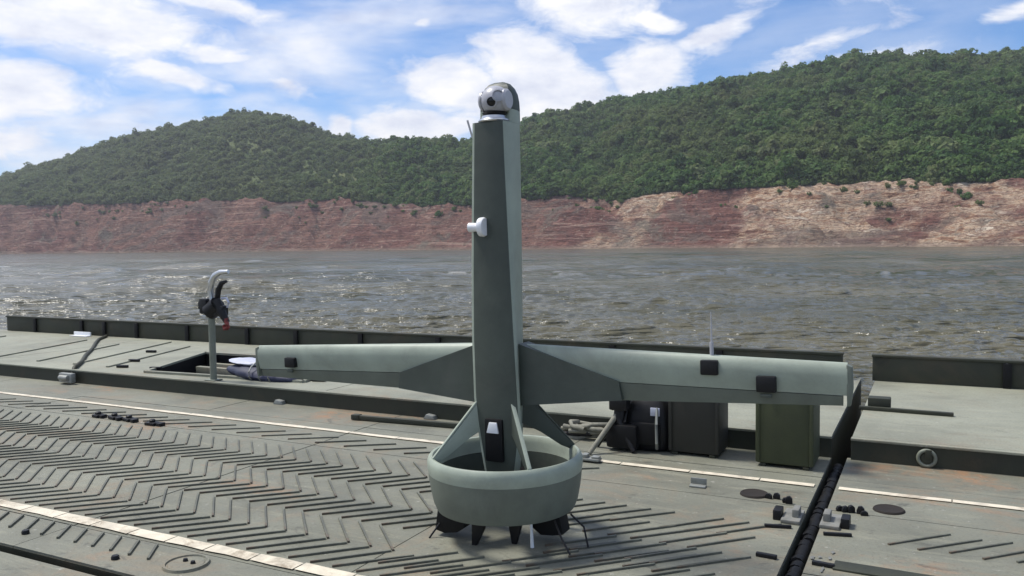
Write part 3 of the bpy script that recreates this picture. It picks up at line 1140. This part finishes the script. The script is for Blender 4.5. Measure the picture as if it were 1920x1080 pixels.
# ------------------------------------------------------------------ loose things on the ferry
# dark bar lying in front of the step
th_ = MB()
th_.box((-.58, -.022, .004), (.58, .022, .044), 0, .006)
th_.box((-.58, -.03, .004), (-.50, .03, .05), 0, .006)
tag(obj('steel_bar', th_, M_bulw, None, 40, (-4.0, 5.87, .0), (0, 0, .065)), 'dark steel bar lying on the deck left of the aircraft duct', 'bar')

# cable across the raised walkway
pts_ = [(-8.86, 6.13, .06), (-8.88, 6.20, .175), (-9.25, 6.55, .17), (-9.8, 7.0, .168), (-10.35, 7.5, .168), (-10.9, 7.95, .168), (-11.3, 8.3, .168), (-11.6, 8.66, .17)]
mb = MB()
mb.tube(pts_, [.02, .026, .024, .025, .023, .025, .024, .022], 8)
cb = tag(obj('mooring_cable', mb, M_bulw, None, 60), 'dark cable running slantwise over the raised walkway at left', 'cable')
mb = MB()
mb.box((-.11, -.05, -.06), (.11, .012, .05), 0, .012)
mb.tube([(-.07, -.06, 0), (.07, -.06, 0)], .03, 10)
obj('cable_clamp', mb, M_steel, cb, 40, (-8.86, 6.105, .075))

# post with mechanism
tp = thing('deck_post', 'grey green post with dark mechanism and curved silver pipe on top', 'post', (-6.70, 6.235, WZ + .004))
mb = MB()
mb.tube([(0, 0, .01), (0, 0, .70)], .034, 14)
mb.box((-.07, -.06, 0), (.07, .06, .012), 0, .003)
obj('post', mb, M_pole, tp, 40)
mb = MB()
mb.box((-.115, -.06, .70), (-.01, .06, .86), 0, .02)
mb.box((-.15, -.04, .745), (-.115, .04, .83), 0, .012)
mb.tube([(-.02, 0, .72), (.10, 0, .80)], [.09, .085], 14)
mb.box((.05, -.05, .68), (.20, .05, .79), 0, .025)
mb.tube([(.09, -.02, .84), (.17, -.02, .72), (.24, -.02, .62)], [.05, .045, .03], 10)
obj('mechanism', mb, M_blackm, tp, 40)
mb = MB()
cur = [(.02, 0, .82), (.0, 0, .93), (.015, 0, 1.03), (.07, 0, 1.10), (.15, 0, 1.135), (.26, 0, 1.14)]
mb.tube(cur, [.030, .032, .034, .032, .026, .02], 12)
obj('silver_pipe', mb, M_silver, tp, 60)
mb = MB()
mb.tube([(.08, .01, .84), (.10, .01, .95), (.15, .01, 1.02), (.22, .01, 1.04)], [.03, .03, .026, .014], 10)
obj('dark_lever', mb, M_blackm, tp, 60)
mb = MB()
mb.tube([(.14, .01, .86), (.21, .01, .87), (.24, .01, .82), (.22, .01, .77)], .012, 8)
obj('hose_loop', mb, M_tarp, tp, 60)
mb = MB()
for i in range(3):
    mb.tube([(.18 + .03 * i, -.03, .70 - .02 * i), (.24 + .012 * i, -.03, .63 - .03 * i), (.25 - .02 * i, -.03, .555), (.20 + .01 * i, -.03, .58)], .022, 8)
obj('red_strap', mb, M_red, tp, 60)

# tarpaulin bundle in the hatch
tb = thing('tarpaulin_bundle', 'navy and white tarpaulin bundle bulging out of the dark hatch', 'tarpaulin', (-6.36, 6.60, .06))


def lumpy(L, wd, ht, seed, z0=0):
    r = random.Random(seed)
    rings = []
    for i in range(15):
        x = -L / 2 + L * i / 14
        k = max(.12, math.sin(math.pi * (i + .6) / 15.2)) ** .5
        rings.append([(x + r.uniform(-.01, .01), wd / 2 * k * math.cos(a_) * (1 + r.uniform(-.08, .08)), z0 + ht / 2 + ht / 2 * k * math.sin(a_) * (1 + r.uniform(-.1, .1)))
                      for a_ in [2 * math.pi * j / 14 for j in range(14)]])
    m_ = MB()
    m_.ring_loft(rings)
    return m_


obj('tarpaulin', lumpy(1.05, .42, .18, 3, .04), M_blue, tb, 60, (.02, .0, 0), (0, .05, -.1))
obj('white_cover', lumpy(.60, .30, .07, 8, .185), M_tarp, tb, 60, (-.22, .05, .02), (0, .02, -.1))
for k in range(3):
    mb = MB()
    rr_ = [(.02 + .13 * k, -.23 * math.cos(a_) * 1.0, .16 + .125 * math.sin(a_)) for a_ in [-.6, -.2, .2, .6, 1.0, 1.4]]
    mb.tube(rr_, .008, 6)
    obj('tie_cord', mb, M_steel, tb, 60)
mb = MB()
mb.box((-.24, -.14, 0), (.24, .12, .17), 0, .05)
tag(obj('black_case', mb, M_black, None, 40, (-5.86, 6.72, .03), (0, 0, .25)), 'low black case in the right corner of the hatch', 'case')

# two olive boxes right of the aircraft
def steel_box(label, mat, u0, u1, v0, v1, h):
    c_ = ((u0 + u1) / 2, (v0 + v1) / 2)
    t_ = thing('steel_box', label, 'box', (*c_, .003))
    x, y = (u1 - u0) / 2, (v1 - v0) / 2
    mb = MB()
    mb.box((-x, -y, .02), (x, y, h - .08), 0, .012)
    obj('box_body', mb, mat, t_, 40)
    mb = MB()
    mb.box((-x - .01, -y - .01, h - .078), (x + .01, y + .01, h), 0, .012)
    obj('lid', mb, mat, t_, 40)
    for sx_ in (-1, 1):
        mb = MB()
        mb.box((sx_ * (x - .05) - .02, -y, 0), (sx_ * (x - .05) + .02, y, .018), 0, .003)
        obj('skid', mb, M_bulw, t_, 40)
        mb = MB()
        mb.box((sx_ * x * .5 - .018, -y - .018, h - .13), (sx_ * x * .5 + .018, -y - .0105, h - .05), 0, .003)
        obj('latch', mb, M_steel, t_, 40)
    for sx_ in (-.9, .92):
        mb = MB()
        mb.box((sx_ * x - .012, -y - .010, .03), (sx_ * x + .012, -y - .001, h - .09), 0, .003)
        obj('corner_strip', mb, mat, t_, 40)
    return t_


steel_box('dark brown green steel box under the wing beside the black bag', M_olive2, -1.70, -1.33, 5.80, 6.10, .56)
steel_box('mid green steel box under the right wing tip by the joint', M_olive, -1.07, -.69, 5.74, 6.08, .60)

# bag and folding stand
bg_ = thing('equipment_bag', 'black equipment bag with straps beside the dark box', 'bag', (-1.88, 5.92, .0))
mb = MB()
rings = []
for z, sx_, sy_ in ((.0, .15, .10), (.03, .18, .125), (.15, .19, .13), (.28, .175, .12), (.37, .14, .095), (.40, .09, .06)):
    rings.append([(sx_ * (abs(math.cos(a_)) ** .6) * (1 if math.cos(a_) >= 0 else -1), sy_ * (abs(math.sin(a_)) ** .6) * (1 if math.sin(a_) >= 0 else -1), z) for a_ in [2 * math.pi * j / 24 for j in range(24)]])
mb.ring_loft(rings)
obj('bag_body', mb, M_blackm, bg_, 50)
mb = MB()
mb.box((-.09, -.165, .06), (.13, -.128, .22), 0, .015)
obj('front_pocket', mb, M_black, bg_, 40)
mb = MB()
mb.tube([(-.08, 0, .38), (-.07, 0, .47), (0, 0, .50), (.07, 0, .47), (.08, 0, .38)], .014, 8)
obj('carry_handle', mb, M_blackm, bg_, 50)
for sx_ in (-.12, .10):
    mb = MB()
    mb.tube([(sx_, -.12, .33), (sx_ * 1.1, -.175, .22), (sx_ * 1.1, -.17, .08), (sx_, -.13, .03)], .011, 6)
    obj('strap', mb, M_steel if sx_ > 0 else M_blackm, bg_, 50)
mb = MB()
mb.box((.05, -.13, .27), (.12, -.118, .33), 0, .004)
obj('pale_tag', mb, M_tarp, bg_, 40)

tr = thing('folding_stand', 'black folding stand with one pale leg reaching to the line', 'stand', (-2.08, 5.76, 0))
mb = MB()
mb.tube([(.02, .02, .20), (.02, .04, .50)], [.05, .035], 10)
mb.box((-.05, -.03, .30), (.09, .07, .40), 0, .015)
obj('stand_head', mb, M_blackm, tr, 40)
for (x, y, mt, r_) in ((-.13, -.22, M_rope, .017), (.15, -.05, M_blackm, .02), (-.02, .20, M_blackm, .02), (-.16, .02, M_blackm, .017)):
    mb = MB()
    mb.tube([(.0, .0, .26), (x * .5, y * .5, .135), (x, y, .012)], [r_ * 1.2, r_ * 1.1, r_], 8)
    obj('leg', mb, mt, tr, 50)
for s in (-1, 1):
    mb = MB()
    mb.tube([(.02 + s * .01, .04, .42), (.02 + s * .07, .04, .50), (.02 + s * .085, .04, .40), (.02 + s * .04, .0, .30)], .016, 8)
    obj('cable_loop', mb, M_black, tr, 50)
mb = MB()
mb.box((-.07, -.05, .02), (.17, .12, .20), 0, .03)
obj('battery_case', mb, M_black, tr, 40)

ft = thing('deck_clamp', 'small pale clamp fitting on the white line right of the duct', 'fitting', (-2.13, 5.37, .0))
mb = MB()
mb.box((-.07, -.035, .012), (.07, .035, .03), 0, .006)
mb.box((-.06, -.03, .03), (-.02, .03, .055), 0, .006)
mb.box((.01, -.025, .03), (.065, .025, .045), 0, .006)
obj('clamp_base', mb, M_steel, ft, 40)
mb = MB()
mb.lathe([(0, .055), (.02, .05), (.03, .035), (.028, .012), (0, .012)], (-.10, .02, 0), 14)
obj('white_cap', mb, M_white, ft, 50)

rp = thing('rope_heap', 'tangled heap of pale rope and fittings behind the duct', 'rope', (-2.42, 6.02, .0))
r_ = random.Random(21)
for k in range(4):
    q0 = r_.uniform(0, 6)
    mb = MB()
    pts_ = [((.10 + .05 * math.sin(i * 1.7 + k)) * math.cos(q0 + i * .55) * 1.5, (.07 + .04 * math.cos(i * 1.3)) * math.sin(q0 + i * .55), .022 + .028 * k + .02 * math.sin(i * .9 + k)) for i in range(16)]
    mb.tube(pts_, .018, 7)
    obj('rope_coil', mb, M_rope, rp, 60)
mb = MB()
mb.box((.10, -.05, .005), (.22, .04, .05), 0, .01)
mb.tube([(-.18, -.04, .03), (.06, -.06, .05)], .02, 8)
obj('dark_shackle', mb, M_blackm, rp, 40)

# ------------------------------------------------------------------ the tail-sitting aircraft
air = thing('ducted_fan_drone', 'grey green tail sitting ducted fan drone standing upright on the deck', 'drone', (-2.0, 3.83, 0), (0, R(-.65), 0))


def sect(z, xl, xr, yf, bl, br, yb):
    """body section: flat front xl..xr at yf, sides running back to bl..br, rounded back at yb"""
    cr = .022
    p_ = [(xl + cr, yf), ((xl + xr) / 2, yf - .004), (xr - cr, yf), (xr - cr * .3, yf + cr * .3), (xr, yf + cr)]
    ym = yb - .06
    p_ += [(xr + (br - xr) * .5, (yf + ym) / 2), (br, ym), (br * .85, ym + .035), (br * .45, yb - .005), (0, yb)]
    p_ += [(bl * .45, yb - .005), (bl * .85, ym + .035), (bl, ym), (xl + (bl - xl) * .5, (yf + ym) / 2), (xl, yf + cr), (xl + cr * .3, yf + cr * .3)]
    return [(x, y, z) for x, y in p_]


SEC = [sect(.30, -.080, .085, -.085, -.06, .06, .08), sect(.46, -.095, .12, -.105, -.07, .07, .11), sect(.62, -.115, .142, -.112, -.075, .075, .12),
       sect(.75, -.125, .140, -.115, -.08, .08, .125), sect(1.05, -.128, .128, -.115, -.083, .083, .125), sect(1.35, -.122, .117, -.115, -.088, .088, .125),
       sect(1.65, -.112, .108, -.115, -.090, .092, .125), sect(1.95, -.102, .098, -.112, -.092, .095, .125), sect(2.165, -.096, .092, -.108, -.090, .095, .125)]
mi = [0, 0, 0, 1, 1, 1, 1, 1, 1, 1, 1, 1, 1, 1, 1, 1]
mb = MB()
mb.ring_loft(SEC, True, mi)
obj('fuselage', mb, [M_green_dark, M_green_light], air, 35)


def cap_sect(z, k, yf, yb):
    x = .093 * k
    return [(-x * .9, yf, z), (0, yf, z), (x * .9, yf, z), (x, yf + .012, z), (x, (yf + yb) / 2, z), (x * .88, yb - .02, z), (x * .45, yb - .002, z), (0, yb, z),
            (-x * .45, yb - .002, z), (-x * .88, yb - .02, z), (-x, (yf + yb) / 2, z), (-x, yf + .012, z)]


mb = MB()
mb.ring_loft([cap_sect(2.166, 1.01, -.025, .125), cap_sect(2.235, 1.0, -.022, .124)], True, 0)
obj('nose_shell', mb, M_green_light, air, 40)
mb = MB()
mb.ring_loft([cap_sect(2.236, 1.005, -.02, .1245), cap_sect(2.285, .99, -.018, .122), cap_sect(2.323, .93, -.012, .116), cap_sect(2.353, .80, .0, .104), cap_sect(2.373, .60, .012, .09), cap_sect(2.384, .3, .028, .07)], True, 0)
obj('nose_cap', mb, M_green_dark, air, 40)
# camera turret
gm = MB()
gm.lathe([(.0, 0), (.078, 0), (.082, .006), (.078, .014), (.066, .018), (.062, .032), (0, .032)], (0, 0, 0), 32)
obj('turret_collar', gm, M_silver, air, 40, (.006, -.045, 2.167))
gm = MB()
gm.lathe([(.066 * math.cos(a_), .03 + .028 + .028 * math.sin(a_)) for a_ in [-1.57, -.8, 0, .8, 1.57]], (0, 0, 0), 28)
obj('turret_neck', gm, M_blackm, air, 50, (.012, -.045, 2.155))
ball = MB()
ball.lathe([(.078 * math.cos(a_), .075 * math.sin(a_)) for a_ in np.linspace(-1.5707, 1.5707, 19)], (0, 0, 0), 36)
bo = obj('camera_ball', ball, M_grey, air, 60, (.020, -.05, 2.276))
fwd = Vector((-.02, -1, -.10)).normalized()


def lens(d, r0, mat, ring, dep=.082):
    d = d.normalized()
    q = d.to_track_quat('Z', 'Y').to_matrix().to_4x4()
    mb = MB()
    mb.lathe([(r0 * 1.25, -.012), (r0 * 1.25, .004), (r0 * 1.02, .006), (r0, .0)], (0, 0, dep), 24, False, 0, q)
    rg = obj('lens_ring', mb, ring, bo, 40)
    mb = MB()
    mb.lathe([(0, .003), (r0 * .7, .002), (r0, -.001)], (0, 0, dep), 24, False, 0, q)
    obj('lens', mb, mat, bo, 40)


lens(Vector((.22, -1, -.22)), .023, M_lens, M_grey, .0800)
lens(Vector((-.80, -.62, .10)), .013, M_teal, M_grey, .0785)
lens(Vector((.62, -.80, .18)), .026, M_grey, M_grey, .0765)
for s in (-1, 1):
    gm = MB()
    gm.lathe([(0, .010), (.045, .010), (.055, 0), (.055, -.01)], (0, 0, .068), 24, False, 0, Matrix.Rotation(R(90) * s, 4, 'Y'))
    obj('turret_side_plate', gm, M_grey, bo, 40)
# small blade antenna by the turret
mb = MB()
mb.prism([(-.125, 2.10), (-.098, 2.16), (-.098, 2.08)], 1, -.06, -.052, 0, .002)
mb.tube([(-.118, -.056, 2.10), (-.145, -.056, 2.19)], .006, 6)
obj('blade_antenna', mb, M_grey, air, 40)
# white fitting on the front
mb = MB()
mx = Matrix.Rotation(R(-90), 4, 'Y')
mb.tube([(-.105, -.135, 1.632), (-.045, -.135, 1.632)], [.024, .021], 14)
mb.lathe([(0, 0), (.045, 0), (.05, .01), (.048, .028), (.03, .034), (0, .034)], (0, 0, 0), 24, False, 0, Matrix.Translation((-.012, -.135, 1.632)) @ mx)
obj('white_fitting', mb, M_white, air, 40)
# dark exhaust slot low on the front with a white tab
mb = MB()
mb.box((-.052, -.128, .42), (.052, -.100, .645), 0, .012)
sl = obj('exhaust_slot', mb, M_black, air, 40)
mb = MB()
mb.prism([(-.036, .572), (.034, .572), (.024, .628), (-.020, .628)], 1, -.137, -.127, 0, .003)
obj('white_tab', mb, M_white, sl, 40)


# wings: root glove, main panel, trailing elevon
def airfoil(x, zt, zb_, th_, yc, lead=True):
    c_ = zt - zb_
    pr = [(0, 0), (.02, .28), (.08, .50), (.2, .72), (.42, .8), (.75, .62), (1, .42)] if lead else [(0, .42), (.5, .30), (1, .06)]
    front = [(x, yc - th_ * b_ , zt - c_ * a_) for a_, b_ in pr]
    back = [(x, yc + th_ * b_ * .8, zt - c_ * a_) for a_, b_ in pr[::-1]]
    return front + back[:-1] if lead else front + back


def wing(s):
    """s = -1 left, 1 right"""
    xr, xd, xt = .115 * s, .645 * s, (1.685 if s > 0 else 1.715) * s
    mb = MB()
    rings = []
    for q in np.linspace(0, 1, 7):
        x = xr + (xt - xr) * q
        zt = 1.022 + (.972 - 1.022) * q
        zs = .845 + (.828 - .845) * max(0, (abs(x) - .645) / (1.71 - .645))
        rings.append(airfoil(x, zt, zs, .055 - .022 * q, .015))
    mb.ring_loft(rings)
    o = obj('wing', mb, M_green_light, air, 30)
    mb = MB()
    for a0, b0 in ((xd * .55, xt - .02 * s),):
        rings = []
        for q in np.linspace(0, 1, 6):
            x = a0 + (b0 - a0) * q
            k = max(0, (abs(x) - .645) / (1.71 - .645))
            rings.append(airfoil(x, .842 + (.824 - .842) * k, .752 + (.783 - .752) * k, .050 - .020 * q, .015, False))
        mb.ring_loft(rings)
    obj('elevon', mb, M_green_mid, o, 30)
    # thick triangular root glove in front of the panel
    mb = MB()
    P = [(xr, 1.027), (xd, .848), (xd * 1.02, .758), (xr, .708)]
    yf = [-.062, -.038, -.038, -.066]
    vs = [(x, y + .015, z) for (x, z), y in zip(P, yf)] + [(x, .075, z) for (x, z) in P]
    mb.add(vs, [[0, 1, 2, 3], [4, 5, 6, 7], [0, 1, 5, 4], [1, 2, 6, 5], [2, 3, 7, 6], [3, 0, 4, 7]])
    obj('root_glove', mb, M_green_dark, o, 20)
    mb = MB()
    mb.prism([(xt - .004 * s, .78), (xt - .004 * s, .965), (xt + .02 * s, .955), (xt + .022 * s, .86), (xt + .012 * s, .785)], 1, -.008, .034, 0, .004)
    obj('wing_tip', mb, M_green_mid, o, 40)
    return o


wl = wing(-1)
wr2 = wing(1)
for o_ in (wl, wr2):
    o_.rotation_euler = (0, R(-.6), 0)
    o_.location = (.012, 0, 0)


def patch(parent, x, z, w_, h_, y=-.030):
    mb = MB()
    mb.box((x - w_ / 2, y - .006, z - h_ / 2), (x + w_ / 2, y + .03, z + h_ / 2), 0, .008)
    obj('black_sensor', mb, M_blackm, parent, 40)


patch(wl, -1.44, .878, .078, .060)
patch(wr2, 1.09, .935, .082, .070)
patch(wr2, 1.345, .868, .088, .074)
mb = MB()
mb.box((-1.46, -.034, .818), (-1.42, -.02, .838), 0, .003)
obj('hinge_cover', mb, M_green_dark, wl, 40)
mb = MB()
mb.box((1.32, -.034, .808), (1.37, -.02, .825), 0, .003)
obj('hinge_cover', mb, M_green_dark, wr2, 40)
mb = MB()
mb.tube([(1.095, .012, .975), (1.095, .012, 1.05)], .009, 8)
mb.tube([(1.095, .012, 1.05), (1.095, .012, 1.19)], [.004, .002], 6)
obj('whip_antenna', mb, M_grey, wr2, 40)

# duct
OUT = [(.366, .170), (.382, .21), (.394, .27), (.402, .325), (.405, .362)]
LIP = [(.4055, .363), (.410, .39), (.410, .418), (.404, .438), (.394, .448), (.382, .446), (.373, .434), (.367, .412), (.363, .39)]
mb = MB()
mb.lathe(OUT + [(.399, .362), (.389, .355), (.386, .29), (.376, .22), (.362, .172)], (0, 0, 0), 72, True)
du = obj('duct', mb, M_green_mid, air, 40, (.0, -.005, 0))
mb = MB()
mb.lathe([(.357, .361), (.353, .33), (.350, .26), (.348, .176), (.360, .174), (.374, .24), (.384, .31), (.3865, .3605)], (0, 0, 0), 72, True)
obj('duct_inner_shade', mb, M_green_dark, du, 40)  # inner wall coloured dark to deepen the shade inside the duct
mb = MB()
mb.lathe(LIP + [(.358, .364), (.368, .3632)], (0, 0, 0), 72, True)
obj('duct_lip', mb, M_green_light, du, 40)
# fan and stators inside
fan = MB()
fan.lathe([(0, .19), (.05, .195), (.07, .23), (.072, .30), (0, .31)], (0, 0, 0), 24)
fo = obj('fan_hub', fan, M_black, air, 40)
for k in range(5):
    mb = MB()
    rings = []
    for q in np.linspace(0, 1, 6):
        r0 = .06 + .265 * q
        ch, tw = .075 - .02 * q, R(52 - 34 * q)
        c_, s_ = math.cos(tw), math.sin(tw)
        rings.append([(r0, a_ * ch * c_ - b_ * .006 * s_, .265 + a_ * ch * s_ + b_ * .006 * c_) for a_, b_ in ((-1, 0), (0, 1), (1, 0), (0, -1))])
    mb.ring_loft(rings)
    obj('fan_blade', mb, M_black, fo, 40, (0, 0, 0), (0, 0, k * R(72) + .3))
# four fins between body and duct, on the diagonals
for ang_, mt in ((225, M_green_light), (315, M_green_dark), (45, M_green_dark), (135, M_green_dark)):  # one fin pale, the other three dark
    mb = MB()
    P = [(.08, .775), (.122, .750), (.25, .60), (.385, .452), (.366, .428), (.315, .452), (.20, .535), (.08, .60)]
    mb.prism(P, 1, -.009, .009, 0, .004)
    fi_ = obj('fin', mb, mt, air, 40, (0, 0, 0), (0, 0, R(ang_)))
    mb = MB()
    mb.prism([(.088, .785), (.094, .788), (.126, .760), (.394, .452), (.386, .404), (.374, .408), (.3835, .452), (.120, .751), (.09, .772)], 1, -.0105, .0105, 0, .003)
    obj('leading_edge', mb, M_green_light if ang_ in (225, 315) else M_green_dark, fi_, 40)
for ang_ in (225, 315, 45, 135):
    mb = MB()
    mb.prism([(.07, .19), (.338, .19), (.338, .225), (.07, .24)], 1, -.007, .007, 0, .002)
    obj('stator', mb, M_black, air, 40, (0, 0, 0), (0, 0, R(ang_)))
# black control vanes and feet under the duct
for x0, x1, y0, zb_ in ((-.345, -.16, -.12, .022), (.16, .335, .02, .040)):
    mb = MB()
    sg = 1 if x0 < 0 else -1
    a0, a1 = (x0, x1) if x0 < 0 else (x1, x0)
    mb.prism([(a0 + .03 * sg, .21), (a1, .21), (a1, .07), (a1 - .05 * sg, .035), (a0 + .06 * sg, zb_), (a0, zb_ + .012)], 1, y0 - .05, y0 + .05, 0, .006)
    obj('control_vane', mb, M_black, air, 40)
for (x, y, lean) in ((-.06, -.20, -.02), (.10, -.10, .0), (-.20, .22, 0), (.2, .22, 0)):
    mb = MB()
    mb.prism([(x - .05, .20), (x + .05, .20), (x + .035, .09), (x + lean + .008, .0), (x + lean - .018, .0), (x - .035, .10)], 1, y - .012, y + .012, 0, .004)
    obj('landing_foot', mb, M_blackm, air, 40, (0, 0, -.001))
mb = MB()
mb.tube([(.205, -.12, .0), (.20, -.12, .16)], [.010, .006], 8)
obj('white_rod', mb, M_white, air, 40)
for p0, p1, p2 in (((.30, -.05, .13), (.36, -.10, .06), (.42, -.14, .004)), ((-.29, -.10, .13), (-.32, -.18, .06), (-.35, -.22, .004)), ((.36, .02, .15), (.44, .0, .10), (.47, -.02, .005))):
    mb = MB()
    mb.tube([p0, p1, p2], .005, 6)
    obj('wire_strut', mb, M_blackm, air, 50)

# ------------------------------------------------------------------ air
M_haze = bpy.data.materials.new('haze')
M_haze.use_nodes = True
t = NT(M_haze.node_tree)
t.n.clear()
pv = t.node('ShaderNodeVolumePrincipled')
pv.inputs['Color'].default_value = (.82, .86, .96, 1)
pv.inputs['Density'].default_value = .00026
pv.inputs['Anisotropy'].default_value = .2
ou = t.node('ShaderNodeOutputMaterial')
t.l.new(pv.outputs[0], ou.inputs['Volume'])
mb = MB()
mb.box((-3100, -3100, -8), (3100, 3100, 160))
stuff(obj('haze', mb, M_haze))
